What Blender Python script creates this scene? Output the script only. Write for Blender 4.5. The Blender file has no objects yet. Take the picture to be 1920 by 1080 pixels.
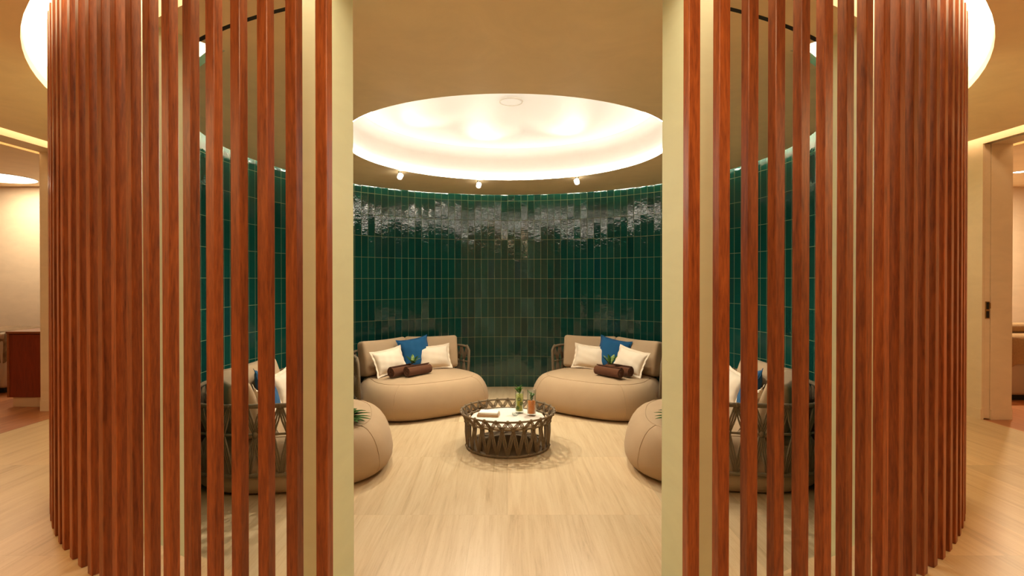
import bpy, bmesh, math, random
from mathutils import Vector, Matrix
random.seed(7)
PI = math.pi
C = bpy.context.scene.collection
rad = math.radians

# ------------------------------------------------------------------ helpers
def link(o, parent=None):
    C.objects.link(o)
    if parent is not None:
        o.parent = parent
    return o

def obj(name, bm, mats, parent=None, smooth=False, loc=None, rot=None):
    bmesh.ops.recalc_face_normals(bm, faces=bm.faces[:])
    me = bpy.data.meshes.new(name)
    bm.to_mesh(me); bm.free()
    if not isinstance(mats, (list, tuple)):
        mats = [mats]
    for m in mats:
        me.materials.append(m)
    if smooth:
        for p in me.polygons:
            p.use_smooth = True
    o = bpy.data.objects.new(name, me)
    if loc is not None: o.location = loc
    if rot is not None: o.rotation_euler = rot
    return link(o, parent)

def empty(name, loc=(0, 0, 0), rotz=0.0):
    o = bpy.data.objects.new(name, None)
    o.empty_display_size = 0.1
    o.location = loc
    o.rotation_euler = (0, 0, rotz)
    return link(o)

def tag(o, label, cat, group=None, kind=None):
    o['label'] = label; o['category'] = cat
    if group: o['group'] = group
    if kind: o['kind'] = kind
    return o

def struct(o):
    o['kind'] = 'structure'
    return o

def copy_tree(o, parent=None):
    c = o.copy(); C.objects.link(c); c.parent = parent
    for ch in [k for k in o.children]:
        copy_tree(ch, c)
    return c

def add_box(bm, x0, x1, y0, y1, z0, z1, mi=0):
    vs = [bm.verts.new((x, y, z)) for x in (x0, x1) for y in (y0, y1) for z in (z0, z1)]
    idx = [(0, 1, 3, 2), (4, 6, 7, 5), (0, 4, 5, 1), (2, 3, 7, 6), (0, 2, 6, 4), (1, 5, 7, 3)]
    fs = []
    for q in idx:
        f = bm.faces.new([vs[i] for i in q]); f.material_index = mi; fs.append(f)
    return vs, fs

def box(x0, x1, y0, y1, z0, z1, bevel=0.0, seg=2):
    bm = bmesh.new()
    add_box(bm, x0, x1, y0, y1, z0, z1)
    if bevel > 0:
        bmesh.ops.bevel(bm, geom=bm.edges[:], offset=bevel, segments=seg, affect='EDGES', profile=0.5)
    return bm

def add_tube(bm, pts, r, n=6, closed=False, cap=True):
    """sweep a circle along pts; r may be a number or a list"""
    pts = [Vector(p) for p in pts]
    m = len(pts)
    rings = []
    up = Vector((0, 0, 1))
    prev = None
    for i, p in enumerate(pts):
        if closed:
            t = pts[(i + 1) % m] - pts[i - 1]
        else:
            t = pts[min(i + 1, m - 1)] - pts[max(i - 1, 0)]
        t.normalize()
        if prev is None:
            a = t.cross(up)
            if a.length < 1e-3:
                a = t.cross(Vector((1, 0, 0)))
        else:
            a = prev - t * prev.dot(t)
            if a.length < 1e-4:
                a = t.cross(up)
        a.normalize(); prev = a
        b = t.cross(a)
        rr = r[i] if isinstance(r, (list, tuple)) else r
        rings.append([bm.verts.new(p + (a * math.cos(2 * PI * k / n) + b * math.sin(2 * PI * k / n)) * rr) for k in range(n)])
    for i in range(m if closed else m - 1):
        A, B = rings[i], rings[(i + 1) % m]
        for k in range(n):
            bm.faces.new((A[k], A[(k + 1) % n], B[(k + 1) % n], B[k]))
    if cap and not closed:
        bm.faces.new(rings[0][::-1]); bm.faces.new(rings[-1])

def add_lathe(bm, prof, n=32, cx=0, cy=0, z=0, mi=0, caps=True):
    rings = []
    for r, h in prof:
        if r < 1e-6:
            rings.append([bm.verts.new((cx, cy, z + h))])
        else:
            rings.append([bm.verts.new((cx + r * math.cos(2 * PI * k / n), cy + r * math.sin(2 * PI * k / n), z + h)) for k in range(n)])
    for A, B in zip(rings, rings[1:]):
        for k in range(n):
            a = [A[k % len(A)], A[(k + 1) % len(A)]] if len(A) > 1 else [A[0]]
            b = [B[(k + 1) % len(B)], B[k % len(B)]] if len(B) > 1 else [B[0]]
            f = bm.faces.new(a + b); f.material_index = mi
    return rings

# drum: everything round is built about this centre
CX, CY = 0.0, 5.19
EYE = 1.308
ZIN = -0.352                       # lounge floor, two steps down
ZSTEP = -0.16
RW, RO = 2.92, 3.13                # tile face, outer face of the drum wall
PH_W0, PH_W1, PH_D = 16.5, 35.2, 13.77
ZC = 2.594                         # lounge ceiling
ZX = 2.612                         # corridor ceiling
def pol(r, ph, z=0.0):
    a = rad(ph)
    return Vector((CX + r * math.sin(a), CY - r * math.cos(a), z))

def add_sector(bm, r0, r1, z0, z1, p0, p1, n=48, mi=(0, 0, 0, 0, 0), full=False):
    """solid ring sector; mi = inner, outer, top, bottom, ends"""
    cols = []
    m = n if full else n + 1
    for i in range(m):
        ph = p0 + (p1 - p0) * i / n
        cols.append([bm.verts.new(pol(r0, ph, z0)), bm.verts.new(pol(r1, ph, z0)), bm.verts.new(pol(r1, ph, z1)), bm.verts.new(pol(r0, ph, z1))])
    def F(vs, k):
        f = bm.faces.new(vs); f.material_index = mi[k]; return f
    for i in range(n):
        A, B = cols[i], cols[(i + 1) % m]
        F((A[3], B[3], B[0], A[0]), 0)
        F((A[1], B[1], B[2], A[2]), 1)
        F((A[2], B[2], B[3], A[3]), 2)
        F((A[0], B[0], B[1], A[1]), 3)
    if not full:
        F(cols[0], 4); F(cols[-1][::-1], 4)

def sector(*a, **k):
    bm = bmesh.new(); add_sector(bm, *a, **k); return bm

def ring_to_rect(r, x0, x1, y0, y1, z, thick, n=96):
    """slab with a round hole of radius r about the drum centre"""
    bm = bmesh.new()
    angs = [2 * PI * i / n for i in range(n)]
    for (xx, yy) in ((x0, y0), (x1, y0), (x1, y1), (x0, y1)):
        angs.append(math.atan2(yy - CY, xx - CX) % (2 * PI))
    angs = sorted(set(round(a, 6) for a in angs))
    def outer(a):
        dx, dy = math.cos(a), math.sin(a)
        t = 1e9
        if dx > 1e-9: t = min(t, (x1 - CX) / dx)
        if dx < -1e-9: t = min(t, (x0 - CX) / dx)
        if dy > 1e-9: t = min(t, (y1 - CY) / dy)
        if dy < -1e-9: t = min(t, (y0 - CY) / dy)
        return CX + dx * t, CY + dy * t
    cols = []
    for a in angs:
        ox, oy = outer(a)
        ix, iy = CX + r * math.cos(a), CY + r * math.sin(a)
        cols.append([bm.verts.new(v) for v in ((ix, iy, z), (ox, oy, z), (ox, oy, z + thick), (ix, iy, z + thick))])
    m = len(cols)
    for i in range(m):
        A, B = cols[i], cols[(i + 1) % m]
        for k in range(4):
            bm.faces.new((A[k], A[(k + 1) % 4], B[(k + 1) % 4], B[k]))
    return bm

# ------------------------------------------------------------------ materials
class NT:
    def __init__(self, name):
        self.m = bpy.data.materials.new(name); self.m.use_nodes = True
        self.t = self.m.node_tree; self.t.nodes.clear()
        self.out = self.n('ShaderNodeOutputMaterial')
    def n(self, typ, **kw):
        nd = self.t.nodes.new(typ)
        for k, v in kw.items():
            setattr(nd, k, v)
        return nd
    def l(self, a, b):
        self.t.links.new(a, b)
    def set(self, nd, **kw):
        for k, v in kw.items():
            nd.inputs[k.replace('_', ' ')].default_value = v
        return nd
    def math(self, op, a, b=None, c=None):
        nd = self.n('ShaderNodeMath', operation=op)
        for i, v in enumerate((a, b, c)):
            if v is None: continue
            if hasattr(v, 'links'): self.l(v, nd.inputs[i])
            else: nd.inputs[i].default_value = v
        return nd.outputs[0]
    def mix(self, fac, a, b, blend='MIX'):
        nd = self.n('ShaderNodeMix', data_type='RGBA', blend_type=blend)
        for s, v in ((nd.inputs[0], fac), (nd.inputs[6], a), (nd.inputs[7], b)):
            if hasattr(v, 'links'): self.l(v, s)
            else: s.default_value = v if not isinstance(v, tuple) or len(v) == 4 else (*v, 1)
        return nd.outputs[2]
    def ramp(self, fac, stops):
        nd = self.n('ShaderNodeValToRGB')
        e = nd.color_ramp.elements
        while len(e) < len(stops): e.new(0.5)
        for i, (p, c) in enumerate(stops):
            e[i].position = p; e[i].color = (*c, 1)
        self.l(fac, nd.inputs[0])
        return nd.outputs[0]
    def noise(self, vec, scale, detail=4, rough=0.55, dist=0.0):
        nd = self.n('ShaderNodeTexNoise')
        nd.inputs['Scale'].default_value = scale; nd.inputs['Detail'].default_value = detail
        nd.inputs['Roughness'].default_value = rough; nd.inputs['Distortion'].default_value = dist
        if vec is not None: self.l(vec, nd.inputs['Vector'])
        return nd.outputs['Fac']
    def mapping(self, vec, scale=(1, 1, 1), loc=(0, 0, 0)):
        nd = self.n('ShaderNodeMapping')
        nd.inputs['Scale'].default_value = scale; nd.inputs['Location'].default_value = loc
        self.l(vec, nd.inputs['Vector'])
        return nd.outputs[0]
    def coord(self, which='Object'):
        return self.n('ShaderNodeTexCoord').outputs[which]
    def worldpos(self):
        return self.n('ShaderNodeNewGeometry').outputs['Position']
    def bump(self, h, strength=0.2, dist=0.01, normal=None):
        nd = self.n('ShaderNodeBump')
        nd.inputs['Strength'].default_value = strength; nd.inputs['Distance'].default_value = dist
        self.l(h, nd.inputs['Height'])
        if normal is not None: self.l(normal, nd.inputs['Normal'])
        return nd.outputs[0]
    def bsdf(self, color, rough=0.6, normal=None, **kw):
        b = self.n('ShaderNodeBsdfPrincipled')
        if hasattr(color, 'links'): self.l(color, b.inputs['Base Color'])
        else: b.inputs['Base Color'].default_value = (*color, 1)
        if hasattr(rough, 'links'): self.l(rough, b.inputs['Roughness'])
        else: b.inputs['Roughness'].default_value = rough
        if normal is not None: self.l(normal, b.inputs['Normal'])
        for k, v in kw.items():
            b.inputs[k.replace('_', ' ')].default_value = v
        self.l(b.outputs[0], self.out.inputs[0])
        return self.m

def mat_plain(name, col, rough=0.6, **kw):
    return NT(name).bsdf(col, rough, **kw)

def mat_emit(name, col, s):
    t = NT(name)
    e = t.n('ShaderNodeEmission'); e.inputs[0].default_value = (*col, 1); e.inputs[1].default_value = s
    t.l(e.outputs[0], t.out.inputs[0])
    return t.m

def mat_plaster(name, col, var=0.10, scale=1.0):
    t = NT(name)
    p = t.worldpos()
    a = t.noise(t.mapping(p, (1.2 * scale, 1.2 * scale, 3.0 * scale)), 2.2, 6, 0.62, 1.2)
    b = t.noise(p, 30 * scale, 4, 0.6)
    c = t.ramp(a, [(0.3, tuple(v * (1 - var) for v in col)), (0.7, tuple(min(1, v * (1 + var)) for v in col))])
    f = t.math('MULTIPLY_ADD', b, 0.3, a)
    return t.bsdf(c, 0.62, t.bump(f, 0.12, 0.01))

def mat_wood(name, dark, light, axis='z', rough=0.38, scale=1.0, spread=0.35):
    t = NT(name)
    oi = t.n('ShaderNodeObjectInfo')
    co = t.coord('Object')
    off = t.n('ShaderNodeVectorMath', operation='SCALE')
    off.inputs[0].default_value = (13.7, 7.3, 21.1)
    t.l(oi.outputs['Random'], off.inputs['Scale'])
    add = t.n('ShaderNodeVectorMath', operation='ADD')
    t.l(co, add.inputs[0]); t.l(off.outputs[0], add.inputs[1])
    s = {'z': (16, 16, 1.3), 'x': (1.3, 16, 16), 'y': (16, 1.3, 16)}[axis]
    s = tuple(v * scale for v in s)
    f2 = {'z': (110, 110, 14), 'x': (14, 110, 110), 'y': (110, 14, 110)}[axis]
    a = t.noise(t.mapping(add.outputs[0], s), 1.6, 5, 0.6, 1.6)
    b = t.noise(t.mapping(add.outputs[0], f2), 1.0, 3, 0.6, 0.3)
    fac = t.math('ADD', t.math('MULTIPLY', a, 0.6), t.math('MULTIPLY', b, 0.5))
    c = t.ramp(fac, [(0.36, dark), (0.74, light)])
    v = t.math('MULTIPLY_ADD', oi.outputs['Random'], spread, 1 - spread / 2)
    hsv = t.n('ShaderNodeHueSaturation'); hsv.inputs['Saturation'].default_value = 1.0
    t.l(v, hsv.inputs['Value']); t.l(c, hsv.inputs['Color'])
    return t.bsdf(hsv.outputs[0], rough, t.bump(b, 0.15, 0.002))

def mat_travertine(name):
    t = NT(name)
    p = t.worldpos()
    sx = t.n('ShaderNodeSeparateXYZ'); t.l(p, sx.inputs[0])
    LW, LL = 0.575, 1.21
    row = t.math('FLOOR', t.math('DIVIDE', t.math('SUBTRACT', sx.outputs[1], 3.68), LL))
    odd = t.math('MODULO', t.math('ABSOLUTE', row), 2.0)
    xs = t.math('ADD', t.math('DIVIDE', sx.outputs[0], LW), t.math('MULTIPLY', odd, 0.42))
    col = t.math('FLOOR', xs)
    cmb = t.n('ShaderNodeCombineXYZ'); t.l(col, cmb.inputs[0]); t.l(row, cmb.inputs[1])
    wn = t.n('ShaderNodeTexWhiteNoise', noise_dimensions='2D'); t.l(cmb.outputs[0], wn.inputs['Vector'])
    sc = t.n('ShaderNodeVectorMath', operation='SCALE'); t.l(wn.outputs['Color'], sc.inputs[0]); sc.inputs['Scale'].default_value = 37.0
    ad = t.n('ShaderNodeVectorMath', operation='ADD'); t.l(p, ad.inputs[0]); t.l(sc.outputs[0], ad.inputs[1])
    v1 = t.noise(t.mapping(ad.outputs[0], (9, 0.55, 1)), 1.5, 7, 0.62, 0.9)
    v2 = t.noise(t.mapping(ad.outputs[0], (46, 2.0, 1)), 1.2, 5, 0.65, 0.4)
    v3 = t.noise(t.mapping(ad.outputs[0], (60, 14, 1)), 3.0, 3, 0.6)
    f = t.math('ADD', t.math('MULTIPLY', v1, 0.65), t.math('MULTIPLY', v2, 0.40))
    c = t.ramp(f, [(0.30, (0.42, 0.29, 0.150)), (0.46, (0.60, 0.435, 0.252)), (0.58, (0.66, 0.50, 0.305)), (0.76, (0.71, 0.555, 0.36))])
    tone = t.math('MULTIPLY_ADD', wn.outputs['Value'], 0.22, 0.85)
    hsv = t.n('ShaderNodeHueSaturation'); t.l(c, hsv.inputs['Color']); t.l(tone, hsv.inputs['Value'])
    pits = t.ramp(v3, [(0.27, (0.55, 0.47, 0.38)), (0.36, (1, 1, 1))])
    cc = t.mix(0.45, hsv.outputs[0], pits, 'MULTIPLY')
    # joints
    fx = t.math('ABSOLUTE', t.math('SUBTRACT', t.math('FRACT', xs), 0.5))
    ys = t.math('DIVIDE', t.math('SUBTRACT', sx.outputs[1], 3.68), LL)
    fy = t.math('ABSOLUTE', t.math('SUBTRACT', t.math('FRACT', ys), 0.5))
    j = t.math('MAXIMUM', t.math('GREATER_THAN', fx, 0.5 - 0.0018), t.math('GREATER_THAN', fy, 0.5 - 0.0009))
    cj = t.mix(t.math('MULTIPLY', j, 0.35), cc, (0.36, 0.25, 0.15))
    return t.bsdf(cj, 0.34, t.bump(v2, 0.05, 0.003), Specular_IOR_Level=0.35)

def mat_planks(name, dark, light):
    t = NT(name)
    p = t.worldpos()
    sx = t.n('ShaderNodeSeparateXYZ'); t.l(p, sx.inputs[0])
    a = t.math('DIVIDE', sx.outputs[0], 0.16)
    cmb = t.n('ShaderNodeCombineXYZ'); t.l(t.math('FLOOR', a), cmb.inputs[0])
    wn = t.n('ShaderNodeTexWhiteNoise', noise_dimensions='2D'); t.l(cmb.outputs[0], wn.inputs['Vector'])
    g = t.noise(t.mapping(p, (22, 1.6, 1)), 1.5, 5, 0.6, 0.8)
    f = t.math('ADD', t.math('MULTIPLY', g, 0.7), t.math('MULTIPLY', wn.outputs['Value'], 0.3))
    c = t.ramp(f, [(0.3, dark), (0.72, light)])
    j = t.math('GREATER_THAN', t.math('ABSOLUTE', t.math('SUBTRACT', t.math('FRACT', a), 0.5)), 0.488)
    c2 = t.mix(t.math('MULTIPLY', j, 0.6), c, (0.05, 0.02, 0.01))
    return t.bsdf(c2, 0.35)

def mat_tile(name):
    """glazed stack-bonded wall tiles; UV holds arc length and height in metres"""
    t = NT(name)
    uv = t.n('ShaderNodeUVMap'); uv.uv_map = 'UVMap'
    s = t.n('ShaderNodeSeparateXYZ'); t.l(uv.outputs[0], s.inputs[0])
    TW, TH = 2.92 * math.radians(360 - 2 * 35.2) / 144, 0.3004
    a = t.math('DIVIDE', s.outputs[0], TW)
    b = t.math('DIVIDE', t.math('SUBTRACT', s.outputs[1], 1.3246), TH)
    cmb = t.n('ShaderNodeCombineXYZ'); t.l(t.math('FLOOR', a), cmb.inputs[0]); t.l(t.math('FLOOR', b), cmb.inputs[1])
    wn = t.n('ShaderNodeTexWhiteNoise', noise_dimensions='2D'); t.l(cmb.outputs[0], wn.inputs['Vector'])
    wn2 = t.n('ShaderNodeTexWhiteNoise', noise_dimensions='3D')
    o = t.n('ShaderNodeVectorMath', operation='ADD'); t.l(cmb.outputs[0], o.inputs[0]); o.inputs[1].default_value = (17.3, 5.1, 9.7)
    t.l(o.outputs[0], wn2.inputs['Vector'])
    base = t.ramp(wn.outputs['Value'], [(0.0, (0.0026, 0.032, 0.030)), (0.25, (0.0038, 0.056, 0.046)), (0.55, (0.0048, 0.072, 0.054)),
                                        (0.8, (0.0054, 0.078, 0.064)), (0.93, (0.012, 0.054, 0.036)), (1.0, (0.0040, 0.046, 0.064))])
    cl = t.noise(t.mapping(uv.outputs[0], (7, 4, 1)), 1.6, 5, 0.62, 0.6)
    base = t.mix(t.math('MULTIPLY', cl, 0.75), base, (0.0030, 0.048, 0.044))
    big = t.noise(t.mapping(uv.outputs[0], (1, 0.6, 1)), 1.1, 3, 0.5)
    base = t.mix(t.math('MULTIPLY', big, 0.35), base, (0.010, 0.058, 0.040))
    fa = t.math('ABSOLUTE', t.math('SUBTRACT', t.math('FRACT', a), 0.5))
    fb = t.math('ABSOLUTE', t.math('SUBTRACT', t.math('FRACT', b), 0.5))
    ga = t.math('GREATER_THAN', fa, 0.5 - 0.0021 / TW)
    gb = t.math('GREATER_THAN', fb, 0.5 - 0.0023 / TH)
    g = t.math('MAXIMUM', ga, gb)
    col = t.mix(g, base, (0.19, 0.235, 0.115))
    # every tile leans a little its own way, and its glaze is wavy
    geo = t.n('ShaderNodeNewGeometry')
    tilt = t.n('ShaderNodeVectorMath', operation='SUBTRACT'); t.l(wn2.outputs['Color'], tilt.inputs[0]); tilt.inputs[1].default_value = (0.5, 0.5, 0.5)
    tsc = t.n('ShaderNodeVectorMath', operation='MULTIPLY'); t.l(tilt.outputs[0], tsc.inputs[0]); tsc.inputs[1].default_value = (0.050, 0.050, 0.060)
    nad = t.n('ShaderNodeVectorMath', operation='ADD'); t.l(geo.outputs['Normal'], nad.inputs[0]); t.l(tsc.outputs[0], nad.inputs[1])
    nn = t.n('ShaderNodeVectorMath', operation='NORMALIZE'); t.l(nad.outputs[0], nn.inputs[0])
    ofs = t.n('ShaderNodeVectorMath', operation='ADD')
    o2 = t.n('ShaderNodeVectorMath', operation='SCALE'); t.l(wn2.outputs['Color'], o2.inputs[0]); o2.inputs['Scale'].default_value = 11.0
    t.l(uv.outputs[0], ofs.inputs[0]); t.l(o2.outputs[0], ofs.inputs[1])
    w1 = t.noise(t.mapping(ofs.outputs[0], (9, 14, 1)), 1.0, 3, 0.5, 0.4)
    w2 = t.noise(t.mapping(ofs.outputs[0], (20, 60, 1)), 1.0, 2, 0.5, 0.5)
    w3 = t.math('ADD', w1, t.math('MULTIPLY', w2, 0.26))
    edge = t.math('MULTIPLY', g, -0.35)
    bmp = t.bump(t.math('ADD', w3, edge), 0.21, 0.010, nn.outputs[0])
    rough = t.math('MULTIPLY_ADD', g, 0.6, 0.02)
    return t.bsdf(col, rough, bmp, Specular_IOR_Level=0.55)

def mat_fabric(name, col, var=0.08, scale=260):
    t = NT(name)
    co = t.coord('Object')
    a = t.noise(co, scale, 2, 0.6)
    b = t.noise(co, 3.0, 3, 0.5)
    f = t.math('ADD', t.math('MULTIPLY', a, 0.5), t.math('MULTIPLY', b, 0.5))
    c = t.ramp(f, [(0.3, tuple(v * (1 - var) for v in col)), (0.7, tuple(min(1, v * (1 + var)) for v in col))])
    return t.bsdf(c, 0.85, t.bump(a, 0.10, 0.002), Sheen_Weight=0.08, Specular_IOR_Level=0.2)

def mat_towel(name, col):
    t = NT(name)
    co = t.coord('Object')
    a = t.noise(co, 160, 3, 0.7)
    c = t.ramp(a, [(0.3, tuple(v * 0.6 for v in col)), (0.7, tuple(v * 1.35 for v in col))])
    return t.bsdf(c, 0.95, t.bump(a, 0.5, 0.004), Sheen_Weight=0.2, Specular_IOR_Level=0.1)

def mat_leaf(name, a, b):
    t = NT(name)
    co = t.coord('Object')
    f = t.noise(t.mapping(co, (20, 20, 20)), 2, 3, 0.5)
    c = t.ramp(f, [(0.3, a), (0.7, b)])
    return t.bsdf(c, 0.7, Specular_IOR_Level=0.08)

def mat_glass(name, col=(.93, .95, .94)):
    t = NT(name)
    lw = t.n('ShaderNodeLayerWeight'); lw.inputs[0].default_value = 0.5
    f5 = t.math('MULTIPLY_ADD', t.math('POWER', lw.outputs['Facing'], 4.0), 0.7, 0.035)
    tr = t.n('ShaderNodeBsdfTransparent'); tr.inputs[0].default_value = (*col, 1)
    gl = t.n('ShaderNodeBsdfGlossy'); gl.inputs['Roughness'].default_value = 0.03
    mx = t.n('ShaderNodeMixShader')
    t.l(f5, mx.inputs[0]); t.l(tr.outputs[0], mx.inputs[1]); t.l(gl.outputs[0], mx.inputs[2])
    t.l(mx.outputs[0], t.out.inputs[0])
    return t.m

M = {}
M['plaster'] = mat_plaster('pale plaster', (0.74, 0.60, 0.45), 0.05)
M['plaster_green'] = mat_plaster('drum plaster', (0.80, 0.91, 0.72), 0.03)
M['ceiling'] = mat_plaster('tan ceiling plaster', (0.86, 0.71, 0.46), 0.05)
M['ceiling_out'] = mat_plaster('corridor ceiling plaster', (0.92, 0.78, 0.56), 0.05)
M['white'] = mat_plaster('white dome plaster', (0.88, 0.85, 0.80), 0.02)
M['covein'] = mat_plain('cove lining', (0.38, 0.33, 0.26), 0.8)
M['slat'] = mat_wood('red slat timber', (0.125, 0.021, 0.0042), (0.40, 0.105, 0.024))
M['cabinet'] = mat_wood('cabinet veneer', (0.17, 0.024, 0.009), (0.28, 0.045, 0.018), spread=0.05)
M['cabinet_top'] = mat_wood('cabinet top', (0.24, 0.07, 0.025), (0.33, 0.11, 0.04), 'x', spread=0.05)
M['stone'] = mat_travertine('travertine')
M['planks'] = mat_planks('red wood floor', (0.26, 0.085, 0.032), (0.52, 0.22, 0.095))
M['tile'] = mat_tile('green glazed tile')
M['black'] = mat_plain('black channel', (0.006, 0.007, 0.006), 0.7)
M['sofa'] = mat_fabric('taupe upholstery', (0.41, 0.28, 0.165))
M['cushion'] = mat_fabric('taupe cushion', (0.44, 0.31, 0.19))
M['pil_w'] = mat_fabric('cream linen', (0.80, 0.68, 0.53), 0.05)
M['pil_b'] = mat_fabric('blue linen', (0.009, 0.078, 0.19), 0.12)
M['rope'] = mat_fabric('taupe rope', (0.19, 0.138, 0.082), 0.25, 180)
M['towel'] = mat_towel('brown towel', (0.105, 0.036, 0.013))
M['leaf'] = mat_leaf('green leaf', (0.010, 0.034, 0.005), (0.040, 0.095, 0.014))
M['leaf_pale'] = mat_leaf('variegated leaf', (0.05, 0.12, 0.025), (0.30, 0.34, 0.12))
M['mint'] = mat_leaf('mint leaf', (0.02, 0.08, 0.008), (0.09, 0.22, 0.03))
M['marble'] = mat_plaster('white stone top', (0.80, 0.72, 0.62), 0.03, 3)
M['plate'] = mat_plain('dark base plate', (0.16, 0.105, 0.055), 0.6)
M['glass'] = mat_glass('clear glass')
M['orange'] = NT('orange drink').bsdf((0.90, 0.24, 0.008), 0.2, Subsurface_Weight=0.0)
M['limefill'] = NT('lime pulp').bsdf((0.52, 0.50, 0.045), 0.3)
M['tray'] = mat_wood('pale wood tray', (0.34, 0.19, 0.08), (0.5, 0.30, 0.14), 'x', spread=0.05)
M['napkin'] = mat_fabric('white napkin', (0.92, 0.88, 0.80), 0.03)
M['metal'] = mat_plain('brushed metal', (0.55, 0.5, 0.42), 0.3, Metallic=1.0)
M['brass'] = mat_plain('brass', (0.45, 0.28, 0.10), 0.35, Metallic=1.0)
M['grille'] = mat_plain('speaker grille', (0.78, 0.74, 0.68), 0.6)
M['bedbase'] = mat_fabric('grey valance', (0.52, 0.44, 0.36), 0.05)
M['throw'] = mat_fabric('tan throw', (0.42, 0.27, 0.14), 0.2, 60)
M['throw_grey'] = mat_fabric('mottled grey throw', (0.23, 0.155, 0.095), 0.5, 24)
WARM = (1.0, 0.80, 0.52)
M['led'] = mat_emit('warm led strip', (1.0, 0.91, 0.79), 33)
M['led_cove'] = mat_emit('cove led strip', (0.98, 0.95, 0.82), 75)
M['led_hall'] = mat_emit('hall led strip', (1.0, 0.70, 0.38), 15)
M['ring'] = mat_emit('ring light diffuser', (1.0, 0.76, 0.45), 5.0)
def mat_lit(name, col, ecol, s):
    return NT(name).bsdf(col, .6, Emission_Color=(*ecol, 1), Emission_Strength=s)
M['dome_glow'] = mat_lit('glowing dome plaster', (.86, .82, .75), (1.0, .91, .76), .30)  # dome plaster with glow put into the material; nothing lights it from behind
M['disc'] = mat_emit('ceiling disc diffuser', (1.0, 0.88, 0.68), 6.0)
M['frost'] = mat_lit('lit frosted glass', (.9, .86, .8), (1.0, .9, .74), 1.6)
M['lens'] = mat_emit('spot lens', (1.0, 0.86, 0.66), 40)

# ------------------------------------------------------------------ round lounge shell
def tile_uv(o, mi):
    me = o.data
    uvl = me.uv_layers.new(name='UVMap')
    for p in me.polygons:
        cen = p.center
        a0 = math.atan2(cen.x - CX, cen.y - CY)
        for li in p.loop_indices:
            v = me.vertices[me.loops[li].vertex_index].co
            a = math.atan2(v.x - CX, v.y - CY)
            if a - a0 > PI: a -= 2 * PI
            if a0 - a > PI: a += 2 * PI
            uvl.data[li].uv = (a * RW, v.z)

w = struct(obj('wall_back', sector(RW, RO, -0.42, 2.90, PH_W1, 360 - PH_W1, 144, mi=(1, 0, 0, 0, 0)), [M['plaster_green'], M['tile']]))
tile_uv(w, 1)
for side, s in (('left', -1), ('right', 1)):
    bm = sector(RW, RO, -0.42, ZC, s * PH_D, s * PH_W0, 4)
    struct(obj('wall_front_' + side, bm, M['plaster_green']))
# floors
bm = bmesh.new(); add_lathe(bm, [(0, ZIN - 0.05), (RW + 0.1, ZIN - 0.05), (RW + 0.1, ZIN), (0, ZIN)], 96, CX, CY)
struct(obj('floor_lounge', bm, M['stone']))
struct(obj('floor_step', sector(RW, RO, -0.42, ZSTEP, -PH_W1, PH_W1, 40), M['stone']))
bm = ring_to_rect(RO, -4.31, 4.44, -3.4, 9.4, -0.2, 0.2)
struct(obj('floor_corridor', bm, M['stone']))
# lounge ceiling: plaster ring round the dome, reaching over the openings at the front, with a black channel
RD, RG = 1.571, 2.75
bm = bmesh.new()
add_sector(bm, RD, RG, ZC, ZC + 0.06, PH_W1, 360 - PH_W1, 120)
add_sector(bm, RD, 2.885, ZC, ZC + 0.06, -PH_W1, PH_W1, 40)
add_sector(bm, 2.912, RO, ZC, 2.90, -PH_W1, PH_W1, 40)
struct(obj('ceiling_lounge', bm, M['ceiling']))
bm = bmesh.new()
add_sector(bm, 2.8855, 2.9115, ZC - 0.001, ZC + 0.055, -PH_W1, PH_W1, 40)
struct(obj('trim_channel', bm, M['black']))
# cove above the ceiling edge
bm = bmesh.new()
add_sector(bm, RD + 0.02, RW, 2.86, 2.92, 0, 360, 120, full=True)
add_sector(bm, RD + 0.45, RD + 0.50, ZC + 0.06, 2.86, 0, 360, 96, full=True)
for s in (-1, 1):
    add_sector(bm, RG - 0.6, RW, ZC + 0.06, 2.86, s * (PH_W1 - 0.6), s * (PH_W1 - 0.1), 2)
struct(obj('ceiling_cove', bm, M['covein']))
bm = bmesh.new()
add_sector(bm, RG - 0.16, RG - 0.12, ZC + 0.075, ZC + 0.095, PH_W1 + 1.0, 359 - PH_W1, 120)
tag(obj('cove_light', bm, M['led_cove']), 'hidden light strip above the ceiling edge washing the green tile top', 'light strip')
# dome
bm = bmesh.new()
prof = [(RD, 2.594), (RD, 2.86)]
for i in range(1, 9):
    a = i / 8 * PI / 2
    prof.append((RD - 0.10 * (1 - math.cos(a)), 2.86 + 0.115 * math.sin(a)))
add_lathe(bm, prof, 128, CX, CY)
struct(obj('ceiling_dome', bm, M['white'], smooth=True))
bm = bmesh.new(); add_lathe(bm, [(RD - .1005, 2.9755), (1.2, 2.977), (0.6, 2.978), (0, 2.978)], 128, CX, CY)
tag(obj('ceiling_glow_top', bm, M['dome_glow'], smooth=True), 'large round white plaster top of the ceiling dome, given a glow of its own', 'ceiling light')
bm = bmesh.new()
add_sector(bm, RD - 0.022, RD - 0.006, ZC + 0.012, ZC + 0.024, 0, 360, 128, full=True)
tag(obj('dome_light', bm, M['led']), 'thin light strip round the lower rim of the white ceiling dome', 'light strip')
hx = empty('ceiling_speaker', (0.03, 4.90, 2.976))
tag(hx, 'small round white cover set in the middle of the ceiling dome', 'speaker')
bm = bmesh.new(); add_lathe(bm, [(0, -0.006), (0.098, -0.006), (0.10, 0.004)], 40); obj('grille', bm, M['dome_glow'], hx)  # cover shares the added glow of the dome top, to match its brightness
bm = bmesh.new(); add_lathe(bm, [(0.101, 0.002), (0.101, -0.010), (0.111, -0.009), (0.114, 0.002)], 40); obj('rim', bm, M['white'], hx)

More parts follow.
